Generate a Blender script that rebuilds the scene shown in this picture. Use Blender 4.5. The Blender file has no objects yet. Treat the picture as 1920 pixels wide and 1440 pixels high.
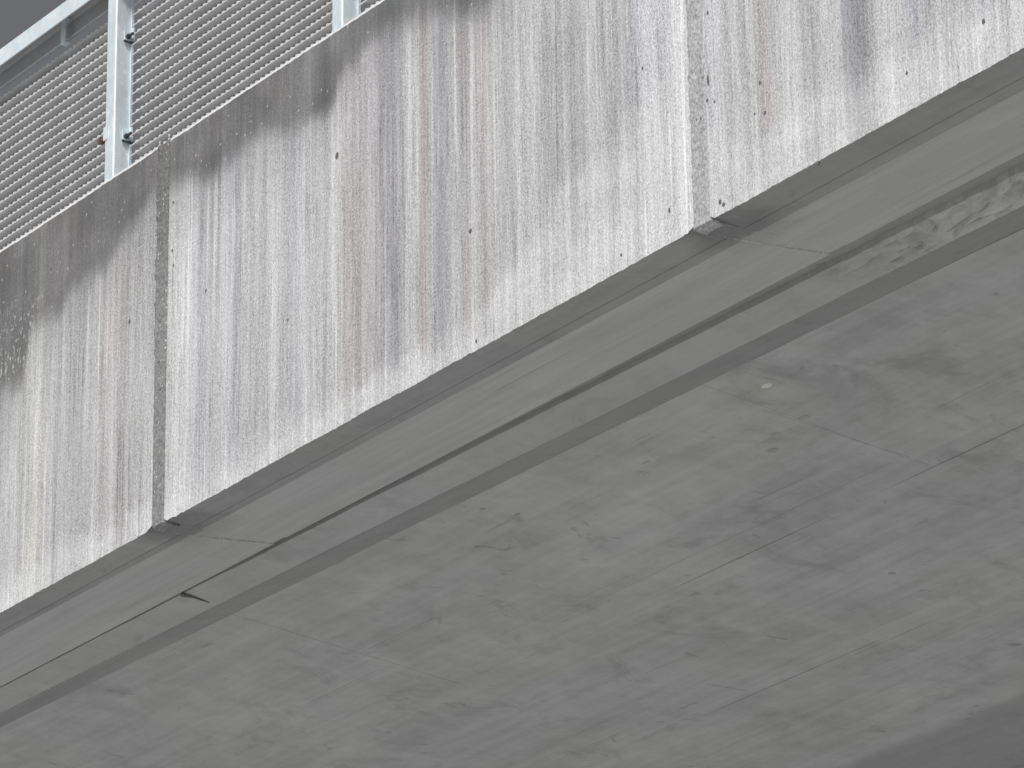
import bpy, bmesh, math, random
from mathutils import Matrix, Vector, noise
S = bpy.context.scene
C = S.collection
random.seed(7)

# ---------------------------------------------------------------- camera, light, exposure
cam = bpy.data.cameras.new('camera'); cam.sensor_width = 36; cam.lens = 8900 / 1920 * 36
cam.clip_end = 3000; cam.clip_start = .1
co = bpy.data.objects.new('camera', cam); C.objects.link(co)
RX = (0.6028309, 0.32434924, 0.72896672); RY = (0.79775021, -0.22926249, -0.55770361); RZ = (-0.01376601, 0.91773432, -0.39695618)
co.matrix_world = Matrix.Translation((10.15451282, -7.77178673, -5.70174929)) @ Matrix((RX, RY, RZ)).to_4x4()
S.camera = co

SUN_EL, SUN_AZ = math.radians(45), math.radians(-66)        # azimuth of the direction TOWARDS the sun, from +X
w = bpy.data.worlds.new('World'); S.world = w; w.use_nodes = True
wn = w.node_tree.nodes; wl = w.node_tree.links
bg = wn['Background']
sky = wn.new('ShaderNodeTexSky'); sky.sky_type = 'NISHITA'; sky.sun_disc = False
sky.sun_elevation = SUN_EL; sky.sun_rotation = math.pi / 2 - SUN_AZ
sky.air_density = 1.0; sky.dust_density = 1.5
hs = wn.new('ShaderNodeHueSaturation'); hs.inputs['Saturation'].default_value = .15
wl.new(sky.outputs[0], hs.inputs['Color']); wl.new(hs.outputs[0], bg.inputs['Color'])
bg.inputs['Strength'].default_value = .05
sd = bpy.data.lights.new('sun', 'SUN'); sd.energy = 3.6; sd.angle = math.radians(16); sd.color = (1, .994, .988)
so = bpy.data.objects.new('sun', sd); C.objects.link(so)
tow = Vector((math.cos(SUN_EL) * math.cos(SUN_AZ), math.cos(SUN_EL) * math.sin(SUN_AZ), math.sin(SUN_EL)))
so.rotation_euler = tow.to_track_quat('Z', 'Y').to_euler()
so.location = (5, -10, 12)
S.view_settings.view_transform = 'Standard'; S.view_settings.look = 'None'
S.view_settings.exposure = 0.0; S.view_settings.gamma = 1
S.view_settings.use_curve_mapping = False
S.render.engine = 'CYCLES'
try:
    S.cycles.diffuse_bounces = 6; S.cycles.max_bounces = 8
except Exception: pass

# ---------------------------------------------------------------- node helper
class NT:
    def __init__(s, name):
        s.m = bpy.data.materials.new(name); s.m.use_nodes = True
        s.n = s.m.node_tree.nodes; s.l = s.m.node_tree.links
        s.b = s.n['Principled BSDF']
        s.tc = s.n.new('ShaderNodeTexCoord')
        s.sep = s.n.new('ShaderNodeSeparateXYZ'); s.l.new(s.tc.outputs['Object'], s.sep.inputs[0])
        s.X, s.Y, s.Z = s.sep.outputs
    def put(s, sock, v):
        if isinstance(v, bpy.types.NodeSocket): s.l.new(v, sock)
        else:
            if hasattr(sock.default_value, '__len__') and not hasattr(v, '__len__'): v = (v,) * len(sock.default_value)
            if hasattr(sock.default_value, '__len__') and len(sock.default_value) == 4 and len(v) == 3: v = (*v, 1)
            sock.default_value = v
    def math(s, op, a, b=0, c=0, clamp=False):
        n = s.n.new('ShaderNodeMath'); n.operation = op; n.use_clamp = clamp
        s.put(n.inputs[0], a); s.put(n.inputs[1], b); s.put(n.inputs[2], c); return n.outputs[0]
    def mul(s, a, b): return s.math('MULTIPLY', a, b)
    def add(s, a, b): return s.math('ADD', a, b)
    def sub(s, a, b): return s.math('SUBTRACT', a, b)
    def mr(s, v, a, b, c=0., d=1., smooth=True):
        n = s.n.new('ShaderNodeMapRange'); n.interpolation_type = 'SMOOTHSTEP' if smooth else 'LINEAR'
        s.put(n.inputs[0], v)
        for i, q in enumerate((a, b, c, d)): s.put(n.inputs[i + 1], q)
        return n.outputs[0]
    def noise(s, scale=(1, 1, 1), detail=4, rough=.5, off=(0, 0, 0), dist=0., rot=0.):
        mp = s.n.new('ShaderNodeMapping'); s.l.new(s.tc.outputs['Object'], mp.inputs[0])
        mp.inputs['Scale'].default_value = scale; mp.inputs['Location'].default_value = off
        if rot:
            m0 = s.n.new('ShaderNodeMapping'); s.l.new(s.tc.outputs['Object'], m0.inputs[0])
            m0.inputs['Rotation'].default_value = (0, 0, rot); s.l.new(m0.outputs[0], mp.inputs[0])
        n = s.n.new('ShaderNodeTexNoise'); s.l.new(mp.outputs[0], n.inputs['Vector'])
        n.inputs['Scale'].default_value = 1; n.inputs['Detail'].default_value = detail
        n.inputs['Roughness'].default_value = rough; n.inputs['Distortion'].default_value = dist
        return n.outputs[0]
    def voro(s, scale, off=(0, 0, 0)):
        mp = s.n.new('ShaderNodeMapping'); s.l.new(s.tc.outputs['Object'], mp.inputs[0])
        mp.inputs['Scale'].default_value = scale; mp.inputs['Location'].default_value = off
        n = s.n.new('ShaderNodeTexVoronoi'); s.l.new(mp.outputs[0], n.inputs['Vector']); n.inputs['Scale'].default_value = 1
        return n.outputs['Distance'], n.outputs['Color']
    def ramp(s, v, pts, lo, hi):
        n = s.n.new('ShaderNodeValToRGB'); e = n.color_ramp.elements
        n.color_ramp.interpolation = 'LINEAR'
        s.put(n.inputs[0], s.mr(v, lo, hi, smooth=False))
        for i, (p, c) in enumerate(pts):
            if not hasattr(c, '__len__'): c = (c, c, c)
            q = (p - lo) / (hi - lo)
            el = e[i] if i < 2 else e.new(min(1, max(0, q)))
            el.position = min(1, max(0, q)); el.color = (*c, 1)
        return n.outputs[0]
    def mix(s, f, a, b, mode='MIX'):
        n = s.n.new('ShaderNodeMix'); n.data_type = 'RGBA'; n.blend_type = mode
        s.put(n.inputs[0], f); s.put(n.inputs[6], a); s.put(n.inputs[7], b); return n.outputs[2]
    def rgb(s, v):
        n = s.n.new('ShaderNodeCombineColor')
        for i in range(3): s.put(n.inputs[i], v)
        return n.outputs[0]
    def bump(s, h, strength, dist):
        n = s.n.new('ShaderNodeBump'); s.put(n.inputs['Height'], h)
        n.inputs['Strength'].default_value = strength; n.inputs['Distance'].default_value = dist
        s.l.new(n.outputs[0], s.b.inputs['Normal'])
    def end(s, col, rough=.9, metal=0., spec=.25):
        s.put(s.b.inputs['Base Color'], col); s.put(s.b.inputs['Roughness'], rough)
        s.put(s.b.inputs['Metallic'], metal); s.put(s.b.inputs['Specular IOR Level'], spec)
        return s.m

# ---------------------------------------------------------------- weathered fascia concrete
def fascia_mat():
    t = NT('weathered_fascia_concrete')
    wob = t.mul(t.sub(t.noise((6, 1, 2.2), 3), .5), .035)
    X = t.add(t.X, wob)
    M = (1.0, .945, 1.01); B = (.975, .975, 1.025); P = (1.01, .955, .955); W = (1, 1, 1); Ye = (1.01, 1.0, .97)
    def k(x, v, c=W): return (x, (v * c[0], v * c[1], v * c[2]))
    left = [k(-3.0, .39), k(-2.78, .40), k(-2.73, .50, Ye), k(-2.66, .49, Ye), k(-2.60, .42), k(-2.42, .38), k(-2.30, .43), k(-2.22, .41, P), k(-2.10, .35, P),
            k(-2.03, .45), k(-1.97, .43), k(-1.86, .50), k(-1.76, .51), k(-1.66, .42, B), k(-1.60, .46), k(-1.52, .47, B), k(-1.455, .40, B), k(-1.43, .47),
            k(-1.30, .44), k(-1.18, .50), k(-1.14, .43, B), k(-1.06, .46), k(-.96, .44, W), k(-.90, .47), k(-.84, .39, P), k(-.74, .34, P), k(-.66, .33, M), k(-.59, .32, B)]
    right = [k(-.59, .32, B), k(-.55, .35, B), k(-.53, .44), k(-.475, .46), k(-.45, .36, P), k(-.415, .38, P), k(-.395, .46), k(-.36, .28, B), k(-.32, .36, B), k(-.29, .41), k(-.265, .45),
             k(-.235, .35, P), k(-.17, .42), k(-.125, .37, P), k(-.09, .42), k(-.02, .38), k(.03, .41), k(.045, .51), k(.12, .50), k(.19, .42), k(.28, .42), k(.34, .37), k(.42, .43),
             k(.56, .43), k(.64, .52, B), k(.74, .61, B), k(.84, .62)]
    rr = [k(.84, .62), k(.93, .56, B), k(1.02, .47), k(1.13, .46), k(1.18, .40, P), k(1.23, .44), k(1.30, .47), k(1.38, .41), k(1.46, .46), k(1.505, .43), k(1.515, .31, B), k(1.60, .32, B), k(1.63, .46),
          k(1.74, .50), k(1.79, .42, B), k(1.86, .46), k(1.98, .45), k(2.07, .40, B), k(2.12, .50), k(2.2, .48), k(2.3, .42), k(2.5, .46)]
    base = t.mix(t.math('GREATER_THAN', X, -.59), t.ramp(X, left, -3.0, -.59), t.ramp(X, right, -.59, .84))
    base = t.mix(t.math('GREATER_THAN', X, .84), base, t.ramp(X, rr, .84, 2.5))
    # individual strength of the runs changes down the wall
    vz = t.mr(t.noise((3.5, 1, 1.4), 3, off=(3, 0, 5)), .32, .60, .35, 1.0)
    base = t.mix(vz, (.44, .44, .44), base)
    # runs of rain water: broad, medium, hair fine
    s1 = t.noise((9, 1, .35), 4, .55, off=(1, 0, 2)); s2 = t.noise((34, 1, .9), 4, .6, off=(7, 0, 1)); s3 = t.noise((120, 1, 4.5), 3, .6)
    pa = t.noise((1.6, 1, 1.1), 4, .6, off=(5, 0, 2))
    run = t.add(t.add(t.add(t.mul(t.sub(s1, .5), .9), t.mul(t.sub(pa, .5), .45)), t.mul(t.sub(s2, .5), .85)), t.mul(t.sub(s3, .5), .65))
    L1 = t.mul(t.mr(t.noise((62, 1, .6), 2, .4, off=(2, 0, 3)), .60, .66), t.mr(t.noise((2.5, 1, 2.2), 3, off=(6, 0, 2)), .45, .60))
    L2 = t.mul(t.mr(t.noise((48, 1, .5), 2, .4, off=(9, 0, 8)), .60, .67), t.mr(t.noise((2.2, 1, 1.8), 3, off=(1, 0, 7)), .45, .60))
    L3 = t.mul(t.mr(t.noise((95, 1, 1.6), 2, .4, off=(5, 0, 3)), .60, .68), t.mr(t.noise((5, 1, 4), 3, off=(3, 0, 2)), .48, .60))
    run = t.add(run, t.add(t.mul(L2, .30), t.mul(t.add(L1, L3), -.20)))
    # sandy grain of the washed surface
    g1 = t.noise((170, 170, 130), 2, .8, off=(2, 2, 2)); g2 = t.noise((75, 75, 36), 4, .78)
    run = t.add(run, t.add(t.mul(t.sub(g1, .5), 2.0), t.mul(t.sub(g2, .5), 1.0)))
    col = t.mix(1, base, t.rgb(t.math('MAXIMUM', t.add(.97, run), .25)), 'MULTIPLY')
    # whiter lower border
    hz = t.ramp(t.X, [(-3.0, .10), (-1.9, .08), (-.3, .09), (-.1, .14), (.10, .26), (.20, .34), (.5, .38), (.86, .62), (.90, .3), (1.0, .20), (2.3, .16)], -3.0, 2.4)
    low = t.mul(t.mr(t.sub(t.add(t.Z, t.mul(t.sub(t.noise((7, 1, 9), 4, .65), .5), .22)), hz), -.06, .07, 1, 0), t.mr(t.noise((5, 1, 6), 4), .30, .62, .35, .8))
    col = t.mix(low, col, t.mix(1, (.58, .58, .58), t.rgb(t.add(1, t.mul(run, .8))), 'MULTIPLY'))
    # dark algae / soot film hanging from the coping
    zb = [(-3.3, .75), (-2.93, .86), (-2.79, .82), (-2.735, 1.03), (-2.55, .995), (-2.49, 1.08), (-2.28, 1.07), (-2.12, 1.16), (-1.965, 1.24), (-1.86, 1.235), (-1.6, 1.15), (-1.48, 1.18),
          (-1.295, 1.19), (-1.11, 1.145), (-.955, 1.12), (-.86, 1.23), (-.70, 1.29), (-.47, 1.26), (-.25, 1.17), (-.09, 1.13), (.03, 1.20), (.2, 1.26), (.5, 1.16), (.9, 1.3), (1.3, 1.18), (1.9, 1.27), (2.5, 1.2)]
    zt = t.ramp(t.X, [(a, (b - .6) / .8) for a, b in zb], -3.3, 2.5)
    zt = t.add(t.mul(zt, .8), .6)
    edge = t.add(t.mul(t.sub(t.noise((9, 1, 4), 5, .65, off=(4, 0, 0)), .5), .17), t.mul(t.sub(g2, .5), .10))
    st = t.mr(t.add(t.sub(t.Z, zt), edge), -.12, .045)
    st2 = t.mul(t.mr(t.add(t.sub(t.Z, zt), edge), -.26, .03), .30)
    stain = t.math('MAXIMUM', t.mul(st, t.mr(t.noise((4, 1, 4), 3, off=(8, 0, 1)), .3, .7, .80, 1.0)), st2)
    sc = t.mix(t.mr(t.noise((3, 1, 2.5), 3, off=(0, 0, 9)), .45, .62), (.118, .119, .119), (.136, .130, .129))
    sc = t.mix(1, sc, t.rgb(t.add(1, t.mul(run, .55))), 'MULTIPLY')
    col = t.mix(stain, col, sc)
    # lichen crusts on the stained part at the left end
    li = t.mul(t.mr(t.noise((60, 60, 26), 4, .75, off=(5, 5, 5)), .55, .60), t.mul(t.mr(t.X, -2.62, -2.74), t.math('MULTIPLY', t.mr(t.Z, .80, .9), t.mr(t.Z, 1.18, 1.05))))
    col = t.mix(t.mul(li, .75), col, (.48, .48, .47))
    # pale sand grains and dark pores
    d, c = t.voro((62, 62, 48)); sel = t.n.new('ShaderNodeSeparateColor'); t.l.new(c, sel.inputs[0])
    lg = t.mul(t.mr(d, .10, .30, 1, 0), t.math('GREATER_THAN', sel.outputs[0], .90))
    col = t.mix(t.mul(lg, .5), col, (.62, .62, .61))
    d, c = t.voro((60, 60, 26), (3, 3, 3)); sel = t.n.new('ShaderNodeSeparateColor'); t.l.new(c, sel.inputs[0])
    dg = t.mul(t.mr(d, .08, .22, 1, 0), t.math('GREATER_THAN', sel.outputs[1], .90))
    col = t.mix(t.mul(dg, .38), col, (.13, .13, .13))
    t.bump(t.add(t.mul(g1, .6), t.mul(g2, .5)), .35, .004)
    return t.end(col, .93)

def soffit_mat(name, base, warm=.5, grime=1., along=1., joint=0.):
    t = NT(name)
    o = random.random() * 9
    n1 = t.noise((1.5, 1.5, 1), 5, .6, off=(o, 1, 0), dist=.7)
    n2 = t.noise((9, 7.5, 6), 5, .68, off=(4, o, 0), dist=.6)
    n3 = t.noise((1.6, 30, 2), 3, .5, off=(1, 6, 0), dist=.1)
    n5 = t.noise((.7, 9, 2), 3, .5, off=(o, 3, 0), dist=.2)
    n4 = t.noise((60, 60, 60), 3, .7)
    v = t.add(t.add(t.mul(t.sub(n1, .5), .34 * grime), t.mul(t.sub(n2, .5), .30 * grime)), t.add(t.mul(t.sub(n3, .5), .22 * along), t.add(t.mul(t.sub(n5, .5), .22 * along), t.mul(t.sub(n4, .5), .12))))
    b = (base, base * 1.008, base)
    tint = t.mix(t.mr(t.noise((.8, 1.2, 1), 4, off=(2, 3, 1), dist=.6), .45, .60), b, (base * 1.025, base * 1.03, base * (1 - .06 * warm)))
    tint = t.mix(t.mul(t.mr(t.noise((2.6, 4, 1), 4, off=(7, 3, 1)), .62, .72), .5 * warm), tint, (base * 1.02, base * .99, base * .97))
    col = t.mix(1, tint, t.rgb(t.add(1, v)), 'MULTIPLY')
    # soft dark stains left by formwork oil, and hard little flecks
    sp = t.mr(t.noise((3.4, 2.8, 3), 6, .66, off=(9, 9, o), dist=.7), .54, .72)
    col = t.mix(t.mul(sp, .34 * grime), col, (base * .55,) * 3)
    s2 = t.mr(t.noise((11, 9, 3), 5, .62, off=(5, o, 2), dist=.9), .62, .74)
    col = t.mix(t.mul(s2, .38 * grime), col, (base * .5,) * 3)
    ln = t.mul(t.mr(t.noise((1.3, 60, 3), 2, .5, off=(o, 1, 2), dist=.12), .66, .72), t.mr(t.noise((1.5, 2, 1), 3, off=(3, o, 1)), .5, .62))
    col = t.mix(t.mul(ln, .38 * along), col, (base * .5,) * 3)
    lt = t.mr(t.noise((7, 7, 5), 4, .6, off=(1, 2, 5), dist=.8), .64, .78)
    col = t.mix(t.mul(lt, .20 * grime), col, (base * 1.3,) * 3)
    fs = t.mr(t.noise((24, 26, 3), 3, .6, off=(2, o, 6), dist=1.), .68, .76)
    col = t.mix(t.mul(fs, .25 * grime), col, (base * .5,) * 3)
    if name.startswith('slab'):                             # darker zone along the far edge of the slab
        wz = t.mr(t.add(t.Y, t.mul(t.sub(n1, .5), .25)), 3.40, 3.52)
        col = t.mix(t.mul(wz, .5), col, (base * .5,) * 3)
    if name.startswith('grout'):                            # pale torn paste at the right hand end
        pt = t.mul(t.mr(t.X, .85, 1.35), t.mr(t.noise((12, 22, 8), 4, .65, off=(1, 4, 2), dist=.8), .42, .56))
        col = t.mix(t.mul(pt, .42), col, (.56, .56, .555))
    if joint:                                               # damp dirt creeping out of the joints of the edge units
        for jx in (-1.905, .887):
            d = t.math('ABSOLUTE', t.sub(t.X, jx + .02))
            m = t.mul(t.mr(t.add(d, t.mul(t.sub(n2, .5), .25)), .05, .22, 1, 0), t.mr(t.add(t.Y, t.mul(t.sub(n1, .5), .2)), .10, .30, 1, 0))
            col = t.mix(t.mul(m, joint), col, (base * .55,) * 3)
    t.bump(t.add(n2, t.mul(n4, .3)), .3, .006)
    return t.end(col, .85)

def mortar_mat():
    t = NT('rough_joint_mortar')
    g = t.noise((110, 110, 80), 4, .75); g2 = t.noise((35, 35, 20), 3, .6)
    v = t.add(.95, t.add(t.mul(t.sub(g, .5), 2.2), t.mul(t.sub(g2, .5), .6)))
    col = t.mix(t.mr(t.Z, .75, 1.25), t.mix(t.math('GREATER_THAN', t.X, -.5), (.25, .25, .248), (.42, .42, .42)), (.18, .178, .175))
    col = t.mix(1, col, t.rgb(v), 'MULTIPLY')
    d, c = t.voro((80, 80, 60)); sel = t.n.new('ShaderNodeSeparateColor'); t.l.new(c, sel.inputs[0])
    col = t.mix(t.mul(t.mr(d, .15, .32, 1, 0), t.math('GREATER_THAN', sel.outputs[0], .80)), col, (.54, .54, .54))
    d, c = t.voro((60, 60, 40), (2, 2, 2)); sel = t.n.new('ShaderNodeSeparateColor'); t.l.new(c, sel.inputs[0])
    col = t.mix(t.mul(t.mr(d, .12, .30, 1, 0), t.math('GREATER_THAN', sel.outputs[0], .82)), col, (.16, .16, .16))
    t.bump(g, .8, .006)
    return t.end(col, .95)

def zinc_mat(name, base, metal=.25, spots=1.):
    t = NT(name)
    n = t.noise((14, 14, 7), 4, .6); n2 = t.noise((60, 60, 30), 3, .6, off=(1, 3, 2))
    v = t.add(.97, t.add(t.mul(t.sub(n, .5), .35), t.mul(t.sub(n2, .5), .14)))
    col = t.mix(1, base, t.rgb(v), 'MULTIPLY')
    sp = t.mr(t.noise((48, 48, 34), 2, .5, off=(6, 6, 6)), .61, .66)
    col = t.mix(t.mul(sp, .6 * spots), col, (.86, .88, .90))
    return t.end(col, t.mr(n2, .3, .7, .42, .6), metal, .4)

def plain(name, col, rough=.8, metal=0., sc=30, amt=.5):
    t = NT(name); n = t.noise((sc, sc, sc), 4, .6)
    return t.end(t.mix(1, col, t.rgb(t.add(1 - amt / 2, t.mul(n, amt))), 'MULTIPLY'), rough, metal)

M_f = fascia_mat()
M_edge = soffit_mat('edge_unit_soffit_concrete', .375, .6, grime=.35, along=1.4, joint=.7)
M_drip = soffit_mat('dark_drip_concrete', .275, .0, grime=.9, along=1.2, joint=.7)  # darker tone for the strip behind the lower edge of the face
M_band = soffit_mat('grout_band_concrete', .35, .0, grime=1.0, along=.5)
M_step = soffit_mat('shaded_step_concrete', .245, .0, grime=.8)  # shade of the inward-facing step is put into this darker base
M_gap = soffit_mat('dark_gap_concrete', .29, .0, grime=1.2, along=.3)
M_slab = soffit_mat('slab_soffit_concrete', .355, .8, grime=1.4, along=1.2)
M_top = plain('coping_concrete', (.60, .59, .585), .95, sc=60, amt=.6)
M_mort = mortar_mat()
M_zinc = zinc_mat('galvanised_post_steel', (.68, .75, .785))
M_rail = zinc_mat('galvanised_rail_steel', (.68, .745, .78), .15, .4)
M_inner = zinc_mat('shaded_inside_of_rail', (.42, .425, .43), .0, .1)  # shade inside the channel put into a darker, duller zinc colour
M_grate = zinc_mat('dull_galvanised_grating', (.56, .56, .565), .05, .4)
M_dark = plain('blackened_bolt_steel', (.09, .09, .10), .6, .5)
M_rust = plain('rusty_bolt_steel', (.17, .10, .09), .9, .0, sc=90, amt=.9)
M_wire = plain('dark_wire', (.12, .12, .12), .9)
M_seal = plain('joint_sealant_dark', (.16, .16, .17), .9, sc=50, amt=.8)
M_white = plain('pale_filler', (.56, .55, .50), .9, amt=.2)
M_plug = plain('dark_filler', (.31, .31, .305), .9, amt=.3)
M_ground = plain('pale_paving', (.56, .56, .56), .95, sc=2, amt=.15)
M_col = soffit_mat('pier_concrete', .42, .4)
M_deck = plain('deck_asphalt', (.06, .06, .062), .95)

# ---------------------------------------------------------------- object helpers
def obj(name, verts, faces, mats, parent=None, fm=None, smooth=False):
    me = bpy.data.meshes.new(name); me.from_pydata([tuple(v) for v in verts], [], faces)
    for m in (mats if isinstance(mats, (list, tuple)) else [mats]): me.materials.append(m)
    if fm: me.polygons.foreach_set('material_index', fm)
    bm = bmesh.new(); bm.from_mesh(me); bmesh.ops.recalc_face_normals(bm, faces=bm.faces); bm.to_mesh(me); bm.free()
    if smooth: me.polygons.foreach_set('use_smooth', [True] * len(me.polygons))
    me.update()
    o = bpy.data.objects.new(name, me); C.objects.link(o); o.parent = parent
    return o
def thing(name, label, cat, loc=(0, 0, 0)):
    o = bpy.data.objects.new(name, None); C.objects.link(o); o.location = loc; o['label'] = label; o['category'] = cat
    return o
def box(V, F, a, b):
    n = len(V); x0, y0, z0 = a; x1, y1, z1 = b
    V += [(x0, y0, z0), (x1, y0, z0), (x1, y1, z0), (x0, y1, z0), (x0, y0, z1), (x1, y0, z1), (x1, y1, z1), (x0, y1, z1)]
    F += [tuple(n + i for i in f) for f in ((0, 1, 2, 3), (7, 6, 5, 4), (0, 4, 5, 1), (1, 5, 6, 2), (2, 6, 7, 3), (3, 7, 4, 0))]
def cyl(V, F, c, axis, r, h, n=12):
    k = len(V); ax = 'xyz'.index(axis); o1, o2 = [i for i in range(3) if i != ax]
    for s in (0, 1):
        for i in range(n):
            p = list(c); p[ax] += s * h; p[o1] += r * math.cos(2 * math.pi * i / n); p[o2] += r * math.sin(2 * math.pi * i / n); V.append(tuple(p))
    for i in range(n): F.append((k + i, k + (i + 1) % n, k + n + (i + 1) % n, k + n + i))
    F.append(tuple(k + i for i in range(n))); F.append(tuple(k + n + n - 1 - i for i in range(n)))
def tube(V, F, pts, r, n=6):
    k0 = len(V)
    for j, p in enumerate(pts):
        p = Vector(p); d = (Vector(pts[min(j + 1, len(pts) - 1)]) - Vector(pts[max(j - 1, 0)])).normalized()
        a = d.orthogonal().normalized(); b = d.cross(a)
        rr = r[j] if hasattr(r, '__len__') else r
        for i in range(n):
            t = 2 * math.pi * i / n; V.append(tuple(p + a * rr * math.cos(t) + b * rr * math.sin(t)))
    for j in range(len(pts) - 1):
        for i in range(n):
            F.append((k0 + j * n + i, k0 + j * n + (i + 1) % n, k0 + (j + 1) * n + (i + 1) % n, k0 + (j + 1) * n + i))
    F.append(tuple(k0 + i for i in range(n))); F.append(tuple(k0 + (len(pts) - 1) * n + n - 1 - i for i in range(n)))
def nz(x, y=0, z=0): return noise.noise(Vector((x, y, z)))

# underside edges as functions of X (the structure is very slightly skewed)
def lin(y0, k):
    return lambda x: y0 + k * max(-6, min(4.5, x))
yB = lin(.116, .004); yB2 = lin(.155, .0105); yC1 = lin(.497, .0092); yD = lin(.677, .0185); yE = lin(.846, .0265)
def yC2(x): return yC1(x) + (.018 if x < -2.6 else .018 + .046 * (min(x, 3.2) + 2.6) / 4.2) + .004 * nz(x * 3.1, 7)
T = math.tan; Rd = math.radians
def zs1(y): return T(Rd(4)) * y
Z2 = zs1(.150)
def zs2(y): return Z2 + T(Rd(8)) * (y - .150)
Z3 = zs2(.492)
def zband(y): return Z3 - T(Rd(5)) * (y - .526)
Z4 = zband(.662)
def zstep(y): return Z4 + T(Rd(14)) * (y - .662)
Z5 = zstep(.825)
def zslab(y): return Z5 - T(Rd(3)) * (y - .825) if y < 2.15 else Z5 - T(Rd(3)) * (2.15 - .825) 
H = 1.402
WID = 4.32

bridge = thing('footbridge', 'streaked grey concrete footbridge edge and underside seen from below', 'bridge', (0, 0, 0))
bridge.location = (0, 0, 0)

# ---------------------------------------------------------------- fascia units
J = [-10.28, -7.49, -4.70, -1.905, .887, 3.68, 6.47]      # joint centres
GW = .036
def sweep(name, x0, x1, prof, mats, fmat, parent, dx=.03, closed=True, smooth=False):
    n = max(2, int((x1 - x0) / dx)); V = []; F = []; fm = []
    for i in range(n + 1):
        x = x0 + (x1 - x0) * i / n
        V += [(x, *p) for p in prof(x)]
    m = len(prof(x0))
    for i in range(n):
        for j in range(m if closed else m - 1):
            a = i * m + j; b = i * m + (j + 1) % m
            F.append((a, b, b + m, a + m)); fm.append(fmat[j] if j < len(fmat) else 0)
    if closed:
        F.append(tuple(range(m))); F.append(tuple(n * m + m - 1 - i for i in range(m))); fm += [0] * 2
    return obj(name, V, F, mats, parent, fm, smooth)
for j in range(len(J) - 1):
    a, b = J[j] + GW, J[j + 1] - GW
    dz = [0, .0015, 0, 0, .002, 0][j]
    def prof(x, dz=dz, a=a, b=b):
        e = .0030 * nz(x * 5, 3) + .0026 * nz(x * 33, 5) + .0020 * nz(x * 90, 1) + .012 * max(0, nz(x * 14, 21) - .34) + .016 * max(0, nz(x * 45, 27) - .42)
        chip = .012 * max(0, 1 - abs(x - b) / .03) * (1 if True else 0) + .012 * max(0, 1 - abs(x - a) / .02)
        et = .0035 * nz(x * 6, 11) + .003 * nz(x * 40, 13)
        return [(0, e + chip + dz), (0, .35), (0, .70), (0, 1.05), (0, 1.376 + et), (.005, 1.388 + et), (.024, H + et * .6), (.20, H + .01), (.20, .35), (yC1(x), .35),
                (yC1(x), zs2(yC1(x)) + dz), (yB2(x) + .012, zs2(yB2(x)) + .002 + dz), (yB2(x) + .004 * nz(x * 5, 2), Z2 + .004 + dz),
                (yB(x) + .006 + .004 * nz(x * 4, 8), zs1(yB(x)) + .001 + dz), (yB(x) + .003, zs1(yB(x)) + .006 + dz), (yB(x), zs1(yB(x)) + dz), (.006, .0015 + e + chip + dz)]
    sweep('edge_panel', a, b, prof, [M_f, M_edge, M_drip, M_top], [0, 0, 0, 0, 3, 3, 3, 1, 1, 1, 1, 2, 2, 2, 2, 2, 2], bridge, dx=.01)
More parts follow.
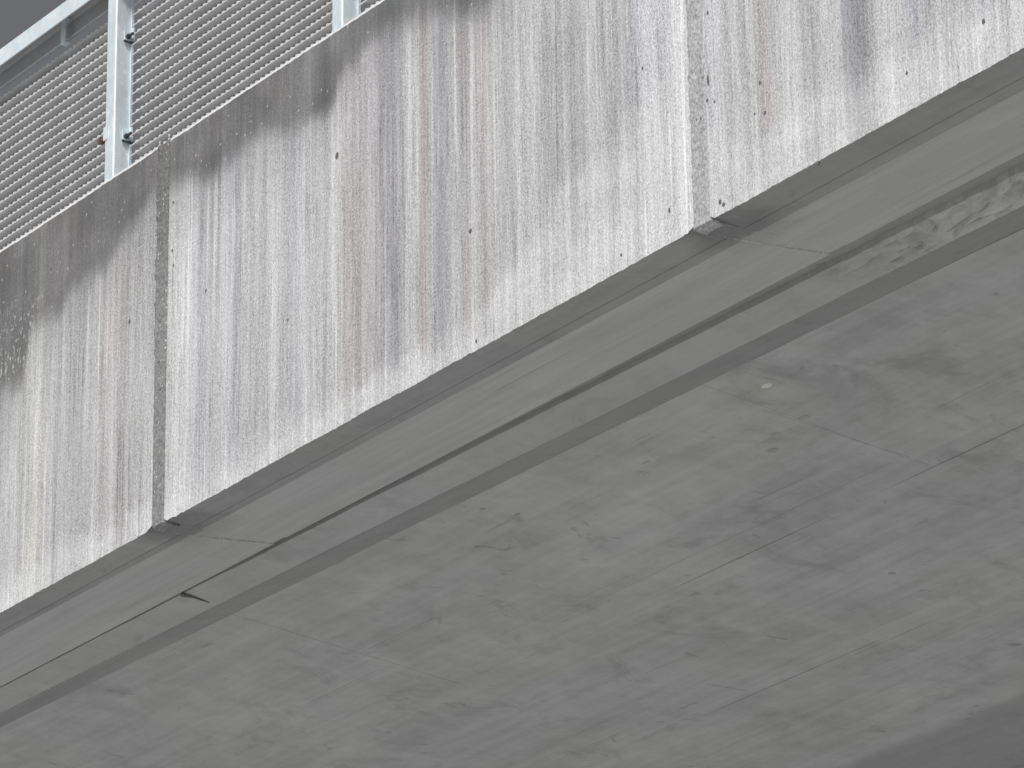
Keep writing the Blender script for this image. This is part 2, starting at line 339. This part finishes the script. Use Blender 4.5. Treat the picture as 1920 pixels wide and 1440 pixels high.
# rough mortar in the joints: on the face and along the underside
for j, jx in enumerate(J[1:-1]):
    V = []; F = []; nx, nzz = 10, 300
    for i in range(nzz + 1):
        z = .001 + .002 * nz(jx, 3) + (H - .003) * i / nzz
        wv = .004 * nz(z * 9, j * 5) + .003 * nz(z * 31, j)
        dr = (.012 * max(0, min(1, (.95 - z) / .4)) if j == 3 else 0)
        for k in range(nx + 1):
            xl = jx - GW - .007 - .012 * nz(z * 7, j * 3.3) - .005 * nz(z * 28, j); xr = jx + GW - .001 + (.004 + .007 * nz(z * 6, 9) if j == 3 else 0)
            x = xl + (xr - xl) * k / nx
            y = -.0016 + .003 * nz(x * 55, z * 38, j) + .0025 * nz(x * 130, z * 110, j) + ((.012 if j != 3 else .004) if k == nx else 0) + (.004 if k == 0 else 0)
            if z > 1.375: y += .9 * (z - 1.375) - .004 + .006 * nz(x * 60, z * 50)
            V.append((x + wv * 0, max(-.012, y), z + (.006 * nz(x * 70, 3) if i == nzz else 0)))
    for i in range(nzz):
        for k in range(nx):
            a = i * (nx + 1) + k; F.append((a, a + 1, a + nx + 2, a + nx + 1))
    n = len(V)                                             # give the strip its thickness
    V += [(x, y + .05, z) for x, y, z in V]
    F += [tuple(q + n for q in reversed(f)) for f in list(F)]
    rim = [k for k in range(nx + 1)] + [i * (nx + 1) + nx for i in range(1, nzz + 1)] + [nzz * (nx + 1) + k for k in range(nx - 1, -1, -1)] + [i * (nx + 1) for i in range(nzz - 1, 0, -1)]
    for a, b in zip(rim, rim[1:] + rim[:1]): F.append((a, b, b + n, a + n))
    obj('joint_mortar', V, F, M_mort, bridge, smooth=True)
    def pj(x):
        r = [(y, (zs1(y) if y < .15 else zs2(y)) + .0035 + .004 * nz(x * 60, y * 40, j)) for y in [.006 + (yC1(x) - .008) * q / 27 for q in range(28)]]
        return r + [(r[-1][0], .3), (.06, .3), (.06, .06), (.012, .03)]
    sweep('underside_joint_mortar', jx - GW - .002, jx + GW + .002, pj, [M_edge, M_drip], [1] * 9, bridge, dx=.008)
    V = []; F = []; rs = random.Random(j)                  # ragged lumps of mortar squeezed out of the joint
    for q in range(26):
        z = rs.uniform(.03, .9) if q > 8 else rs.uniform(1.33, 1.40)
        bx = jx + rs.uniform(-.03, .03); r = rs.uniform(.003, .007)
        k = len(V)
        for dxx, dyy, dzz in ((1, 0, 0), (-1, 0, 0), (0, 1, 0), (0, -1, 0), (0, 0, 1.3), (0, 0, -1.3)): V.append((bx + dxx * r * rs.uniform(.7, 1.4), .001 + dyy * r * .7, z + dzz * r * rs.uniform(.7, 1.5)))
        F += [tuple(k + i for i in f) for f in ((0, 2, 4), (2, 1, 4), (1, 3, 4), (3, 0, 4), (2, 0, 5), (1, 2, 5), (3, 1, 5), (0, 3, 5))]
    o = obj('mortar_crumbs', V, F, M_top, bridge); o['kind'] = 'stuff'
# smooth mortar smear beside the right hand joint
V = []; F = []
pts = [(.925 + .006 * math.sin(z * 9) + .004 * nz(z * 12, 4), .001, z) for z in [.02 + .02 * i for i in range(34)]]
tube(V, F, pts, [.0015 + .002 * abs(nz(i * .4, 2)) for i in range(34)], 6)
obj('mortar_smear', V, F, M_top, bridge)

# ---------------------------------------------------------------- gap, grout band, step
X0, X1 = J[0], J[-1]
def pgap(x):
    a, b = yC1(x), yC2(x)
    d = .003 + .004 * max(0, min(1, (x + 2.6) / 4))
    return [(a - .002, Z3 + d + .02), (b + .02, Z3 + d + .01 + .004 * nz(x * 8, 3)), (b + .02, Z3 + .16), (a - .002, Z3 + .16)]
sweep('edge_gap_filler', X0, X1, pgap, [M_gap], [], bridge, dx=.04)
# band: fine grid, grout folds get stronger towards the right end
V = []; F = []; NXB, NYB = 1500, 22
xs = [-7.0 + 11.0 * i / NXB for i in range(NXB + 1)]
for x in xs:
    a, b = yC2(x), yD(x); k = max(0, min(1, (x - .62) / .5)); k2 = max(0, min(1, (x + 1.6) / 2.2)) * (1 - k) * .22
    for q in range(NYB + 1):
        f = q / NYB; y = a + (b - a) * f; win = math.sin(math.pi * f) ** .5
        u = x * 9 + y * 22; v = y * 14 - x * 5
        fold = abs(nz(u * .55 + nz(v, 2) * 1.2, v * .9, 2)) * 2
        cr = 1 - min(1, abs(nz(u * .5, v * 1.3 + 4, 7)) * 9)
        h = -.026 * k * fold + .016 * k * max(0, cr) - .020 * k2 * fold
        lip = -.006 * max(0, 1 - abs(f - 1) / .06) * max(0, min(1, (x + 1.6) / 1.2))
        V.append((x, y + (.012 * k * nz(x * 14, 3) if q == 0 else 0), zband(y) + h * win + lip + .0015 * nz(x * 12, y * 30)))
for i in range(NXB):
    for q in range(NYB):
        a = i * (NYB + 1) + q; F.append((a, a + 1, a + NYB + 2, a + NYB + 1))
n = len(V); V += [(x, y, .30) for x, y, z in V]
F += [tuple(q + n for q in reversed(f)) for f in list(F)]
rim = [q for q in range(NYB + 1)] + [i * (NYB + 1) + NYB for i in range(1, NXB + 1)] + [NXB * (NYB + 1) + q for q in range(NYB - 1, -1, -1)] + [i * (NYB + 1) for i in range(NXB - 1, 0, -1)]
for a, b in zip(rim, rim[1:] + rim[:1]): F.append((a, b, b + n, a + n))
obj('grout_band', V, F, M_band, bridge, smooth=False)
def pstep(x):
    y0, y1 = yD(x) + .0015, yE(x)
    return [(y0, Z4 + .006), (y0 + .02, zstep(.68) + .002), (y1 + .006, Z5 + .0015), (y1 + .006, .3), (y0, .3)]
sweep('recessed_step', X0, X1, pstep, [M_step], [], bridge, dx=.05)

# ---------------------------------------------------------------- slab underside cast against formwork sheets
rows = [(None, 1.79), (1.79, 2.66), (2.66, 3.998)]
offs = [-.14, -1.42, -.55]
rnd = random.Random(3)
for r, (ya, yb) in enumerate(rows):
    k = -4
    while offs[r] + k * 2.5 < 6.4:
        xa, xb = offs[r] + k * 2.5, offs[r] + (k + 1) * 2.5
        k += 1
        if xb < -10 or xa > 6: continue
        dz = rnd.uniform(-.0008, .0008); g = .0006
        NX, NY = 26, 8; V = []; F = []
        for i in range(NX + 1):
            x = xa + g + (xb - xa - 2 * g) * i / NX
            for q in range(NY + 1):
                y_a = yE(x) if ya is None else ya + g
                y = y_a + (yb - g - y_a) * q / NY
                V.append((x, y, zslab(y) + dz + .0035 * nz(x * 1.3, y * 3, r) + (.0016 * nz(x * 8, 1) if ya is None and q == 0 else 0)))
        for i in range(NX):
            for q in range(NY):
                a = i * (NY + 1) + q; F.append((a, a + 1, a + NY + 2, a + NY + 1))
        n = len(V); V += [(x, y, .12) for x, y, z in V]
        F += [tuple(q + n for q in reversed(f)) for f in list(F)]
        rim = [q for q in range(NY + 1)] + [i * (NY + 1) + NY for i in range(1, NX + 1)] + [NX * (NY + 1) + q for q in range(NY - 1, -1, -1)] + [i * (NY + 1) for i in range(NX - 1, 0, -1)]
        for a, b in zip(rim, rim[1:] + rim[:1]): F.append((a, b, b + n, a + n))
        obj('soffit_panel', V, F, M_slab, bridge)
V = []; F = []; box(V, F, (X0, .80, .1205), (X1, 3.99, .345)); obj('slab_core', V, F, M_step, bridge)
V = []; F = []; box(V, F, (X0, .203, .351), (X1, WID - .203, .40)); obj('deck', V, F, M_deck, bridge)
# far edge of the bridge (mirror of the near one)
def pfar(x):
    return [(4.0, .0), (4.01, .0), (4.03, .0), (4.05, .02), (4.06, .055), (4.2, .01), (WID, 0), (WID, H), (WID - .2, H), (WID - .2, .348), (4.0, .348)]
sweep('far_edge_beam', X0, X1, pfar, [M_step, M_edge, M_f], [0, 0, 1, 1, 1, 1, 2, 2, 2, 2, 1], bridge, dx=.5)
# supports, either side of the photograph
for px in (-9.6, 5.9):
    V = []; F = []; cyl(V, F, (px, WID / 2, -7.3), 'z', .55, 7.0, 32); box(V, F, (px - .6, .9, -.62), (px + .6, WID - .9, .03))
    obj('pier', V, F, M_col, bridge)

# formwork marks standing on the soffit: short fins of cement paste
def zsf(y): return zslab(y)
fins = [((-.16, 1.10), (-.13, 1.72)), ((-1.9, 1.66), (-.2, 1.665)), ((-3.2, 1.32), (-2.2, 1.33)), ((-1.2, 2.95), (-.2, 2.96)), ((-2.1, 2.45), (-2.07, 2.62)),
        ((-1.3, 1.12), (-.5, 1.13)), ((-3.0, 2.2), (-1.8, 2.21)), ((.2, 1.5), (1.2, 1.51)), ((-2.6, 1.60), (-1.3, 1.61)), ((-1.62, 2.2), (-1.58, 2.4))]
for (a, b), (c, d) in fins:
    V = []; F = []; m = 14
    tube(V, F, [(a + (c - a) * i / m + .004 * nz(i * .7, a), b + (d - b) * i / m + .004 * nz(i * .5, b), zsf(b + (d - b) * i / m) + .0035 * nz((a + (c - a) * i / m) * 1.3, (b + (d - b) * i / m) * 3, 0)) for i in range(m + 1)],
         [.0004 + .0018 * abs(nz(i * .5, a * 3)) for i in range(m + 1)], 5)
    obj('formwork_fin', V, F, M_slab, bridge)
def disc(name, x, y, r, m, label=None, z=None, ry=None):
    V = []; F = []; n = 14; zz = zsf(y) if z is None else z
    V = [(x + r * math.cos(6.283 * i / n) * (1 + .12 * nz(i, x)), y + (ry or r) * math.sin(6.283 * i / n) * (1 + .12 * nz(i, y)), zz - .0016) for i in range(n)]
    V += [(vx + (vx - x) * .25, vy + (vy - y) * .25, zz + .006) for vx, vy, _ in V]
    F = [tuple(range(n))] + [(i, (i + 1) % n, n + (i + 1) % n, n + i) for i in range(n)] + [tuple(range(2 * n - 1, n - 1, -1))]
    o = obj(name, V, F, m, bridge)
    if label: o['label'] = label
    return o
disc('patch', -0.017, 0.997, 0.02, M_white, 'small round pale patch on the slab', None, 0.013)
disc('patch', -0.121, 1.235, 0.017, M_plug, None, None, 0.012)
disc('patch', -0.276, 1.250, 0.017, M_plug, None, None, 0.012)
disc('patch', -0.375, 1.322, 0.02, M_plug, None, None, 0.014)
disc('patch', -0.890, 2.269, 0.013, M_plug, None, None, 0.013)
disc('patch', 0.905, 1.106, 0.008, M_plug, None, None, 0.009)
disc('patch', 0.223, 1.067, 0.012, M_plug, None, None, 0.01)
disc('patch', -1.348, 0.900, 0.01, M_plug, None, None, 0.008)
disc('patch', -1.309, 1.012, 0.012, M_plug, None, None, 0.007)
# small chips and blow holes on the face, dark inside
for x, z, rw, rh in [(-0.897, 0.933, 0.0085, 0.013), (-0.199, 0.401, 0.0073, 0.008), (-2.1, 0.798, 0.0061, 0.009), (0.969, 0.042, 0.0061, 0.008), (0.984, 0.028, 0.0061, 0.007), (0.935, 0.44, 0.0048, 0.018), (0.928, 0.378, 0.0048, 0.006), (0.943, 0.652, 0.0048, 0.007), (1.159, 0.338, 0.0048, 0.007), (1.175, 0.237, 0.0061, 0.006), (2.071, 0.141, 0.0061, 0.009), (1.763, 0.116, 0.0048, 0.006), (-1.843, 1.138, 0.0048, 0.006), (-1.845, 0.962, 0.0048, 0.007), (-1.837, 0.905, 0.0048, 0.006), (0.745, 0.104, 0.0048, 0.008), (0.522, 0.048, 0.0048, 0.005), (-0.176, 0.029, 0.0048, 0.007), (1.387, -0.003, 0.0061, 0.006), (-1.64, 0.74, 0.0048, 0.007), (-1.166, 0.462, 0.0036, 0.006), (0.642, 0.6, 0.0036, 0.006), (-2.609, 1.182, 0.0048, 0.005), (1.132, 0.251, 0.0036, 0.004), (0.96, 0.361, 0.0036, 0.004)]:
    V = []; F = []; n = 9
    for s_, yy in ((1.0, -.0006), (.45, -.0012)):
        V += [(x + rw * s_ * math.cos(6.283 * i / n) * (1 + .4 * nz(i * 1.3, x * 9)), yy, z + rh * s_ * math.sin(6.283 * i / n) * (1 + .3 * nz(i * 1.7, z * 9))) for i in range(n)]
    V += [(a, .004, c) for a, b, c in V[:n]]
    F = [tuple(range(n, 2 * n))] + [(i, (i + 1) % n, n + (i + 1) % n, n + i) for i in range(n)] + [(i, (i + 1) % n, 2 * n + (i + 1) % n, 2 * n + i) for i in range(n)] + [tuple(range(3 * n - 1, 2 * n - 1, -1))]
    obj('blow_hole', V, F, M_wire, bridge)

# dark wire end poking out of the gap at the left
V = []; F = []
tube(V, F, [(-2.505, .485, Z3 - .001), (-2.50, .497, Z3 - .004), (-2.498, .53, zband(.53) - .004), (-2.500, .57, zband(.57) - .003), (-2.505, .60, zband(.60) - .001)], [.008, .008, .0036, .0026, .001], 6)
obj('wire_end', V, F, M_wire, bridge)

# ---------------------------------------------------------------- railing
rail = thing('railing', 'galvanised steel railing with louvred grating infill on the concrete parapet', 'railing', (0, .05, H))
RO = Vector((0, .05, H))
def robj(name, V, F, m, parent=rail, **k):
    V = [(x - RO.x, y - RO.y, z - RO.z) for x, y, z in V]
    return obj(name, V, F, m, parent, **k)
def link(o, parent):
    c = o.copy(); C.objects.link(c); c.parent = parent; return c
PX = -2.3145; PS = 1.357; PW = .0595; PY0, PY1 = .02, .088
posts = [PX + PS * i for i in range(-4, 6)]
zt = 2.195
# one post: hollow section with rounded corners
V = []; F = []
r = .007; ring = []
for cx, cy, a0 in ((PX + PW - r, PY0 + r, -90), (PX + PW - r, PY1 - r, 0), (PX + r, PY1 - r, 90), (PX + r, PY0 + r, 180)):
    for q in range(4):
        a = math.radians(a0 + q * 30); ring.append((cx + r * math.cos(a), cy + r * math.sin(a)))
n = len(ring); zz = [H - .12, H + .02, 1.7, 1.95, zt]
for z in zz: V += [(x, y, z) for x, y in ring]
for k in range(len(zz) - 1): F += [(k * n + i, k * n + (i + 1) % n, (k + 1) * n + (i + 1) % n, (k + 1) * n + i) for i in range(n)]
F += [tuple(range(n)), tuple(range(len(V) - 1, len(V) - 1 - n, -1))]
p0 = robj('post', V, F, M_zinc)
sub = []
V = []; F = []; box(V, F, (PX + PW + .001, PY1 - .009, H + .01), (PX + PW + .007, PY1 + .001, zt - .02)); sub.append(robj('edge_strip', V, F, M_rail, p0))
for zc in (1.950, 1.565):                                     # lug, bolt and nut on the side of the post
    xs_ = PX + PW
    V = []; F = []; box(V, F, (xs_ + .0015, PY1 - .036, zc - .022), (xs_ + .006, PY1 - .010, zc + .022)); box(V, F, (xs_ + .0075, PY1 - .012, zc - .014), (xs_ + .024, PY1 - .006, zc + .034))
    sub.append(robj('lug', V, F, M_zinc, p0))
    V = []; F = []; cyl(V, F, (xs_ + .004, PY1 - .024, zc), 'x', .0095, .012, 6); cyl(V, F, (xs_ + .014, PY1 - .024, zc), 'x', .0052, .026, 8)
    cyl(V, F, (xs_ + .008, PY1 - .040, zc - .020), 'y', .0045, .045, 8)
    sub.append(robj('bolt', V, F, M_dark, p0))
V = []; F = []; cyl(V, F, (PX - .012, PY0 + .016, 1.585), 'x', .0125, .013, 6); cyl(V, F, (PX - .040, PY0 + .016, 1.585), 'x', .0075, .03, 10)
cyl(V, F, (PX - .052, PY0 + .016, 1.585), 'x', .014, .013, 6)
rb = robj('bolt', V, F, M_rust, p0); rb['label'] = 'rusty bolt on the left side of the post'; sub.append(rb)
V = []; F = []; box(V, F, (PX - .003, PY0 - .004, 1.562), (PX + .020, PY0 - .0005, 1.612)); sub.append(robj('washer_plate', V, F, M_rail, p0))
for px in posts:
    if abs(px - PX) < .01: continue
    c = link(p0, rail); c.location.x += px - PX
    for s_ in sub: link(s_, c)
# hand rail: channel open downwards, in one length, rising very slightly
def prail(x):
    z0 = 2.131 + .012 * (x + 3.0); hh = .071; y0, y1, tt = -.004, .104, .005
    e = [(y0, z0), (y0, z0 + hh - .006), (y0 + .006, z0 + hh), (y1 - .006, z0 + hh), (y1, z0 + hh - .006), (y1, z0 + .002), (y1 - .016, z0 - .002), (y1 - .016, z0 + .003), (y1 - tt - .004, z0 + .010), (y1 - tt - .01, z0 + hh - tt - .006),
         (y1 - tt - .02, z0 + hh - tt), (y0 + tt, z0 + hh - tt), (y0 + tt, z0)]
    return [(a - RO.y, b - RO.z) for a, b in e]
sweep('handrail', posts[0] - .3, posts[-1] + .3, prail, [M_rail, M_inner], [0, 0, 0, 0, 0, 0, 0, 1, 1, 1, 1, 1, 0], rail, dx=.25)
# clips under the hand rail that hold the grating
for px in posts[:-1]:
    for fx in (.72 - PS + PS * .0, ):
        xx = px + PS + fx + .37 if False else px - .355 + PS
        z0 = 2.131 + .012 * (xx + 3)
        V = []; F = []; box(V, F, (xx - .014, .058, z0 - .034), (xx + .014, .063, z0 + .058)); box(V, F, (xx - .014, .064, z0 - .034), (xx + .014, .084, z0 - .029)); box(V, F, (xx - .018, .03, z0 + .0585), (xx + .018, .08, z0 + .0645))
        robj('clip', V, F, M_rail)
# grating infill: cross bars welded into one panel, every toothed slat its own part
GY = .078; PITCH = .0388; NS = 17; ZB = 1.452
xa, xb = PX + PW + .010, PX + PS - .004
tp = .0292; nt = int((xb - xa - .05) / tp)
V = []; F = []; st = xa + .036
for k in range(nt):
    x = st + k * tp
    box(V, F, (x, GY + .024, ZB - .004), (x + .0028, GY + .034, ZB + PITCH * (NS - 1) + .001))
gp = robj('grating_panel', V, F, M_grate)
# slat: flat bar, its front upper edge cut into saw teeth
V = []; F = []
th, dp = .0040, .040
xm = xa + .032                                             # the end of each bar is cut back to a narrow tab
V += [(xa, GY, 0), (xb, GY, 0), (xb, GY + dp, 0), (xm, GY + dp, 0), (xm, GY + .006, 0), (xa, GY + .006, 0)]
V += [(a, b, th) for a, b, c in V[:6]]
F += [(0, 1, 2, 3, 4, 5), (11, 10, 9, 8, 7, 6)] + [(i, (i + 1) % 6, 6 + (i + 1) % 6, 6 + i) for i in range(6)]
for k in range(nt):
    x = st + k * tp; n = len(V)
    V += [(x, GY, th), (x, GY, th + .0062), (x + tp * .30, GY, th + .0052), (x + tp * .80, GY, th)]
    V += [(a, GY + .0025, c) for a, b, c in V[n:n + 4]]
    F += [tuple(n + i for i in f) for f in ((0, 1, 2, 3), (7, 6, 5, 4), (0, 4, 5, 1), (1, 5, 6, 2), (2, 6, 7, 3))]
s0 = obj('slat', [(x - RO.x, y - RO.y, z + ZB - RO.z) for x, y, z in V], F, M_grate, gp)
slats = [s0]
for k in range(1, NS):
    c = link(s0, gp); c.location.z = k * PITCH + random.uniform(-.0012, .0012); c.rotation_euler.y = random.uniform(-.0008, .0008); slats.append(c)
for i in range(len(posts) - 1):
    dx = posts[i] - PX
    if abs(dx) < .01: continue
    g = link(gp, rail); g.location.x += dx
    for s_ in slats: link(s_, g)

# ---------------------------------------------------------------- ground
V = []; F = []; n = 60; R_ = 1500
V = [(-R_, -R_, -7.3), (R_, -R_, -7.3), (R_, R_, -7.3), (-R_, R_, -7.3)]
g = obj('ground', V, [(0, 1, 2, 3)], M_ground); g['kind'] = 'structure'
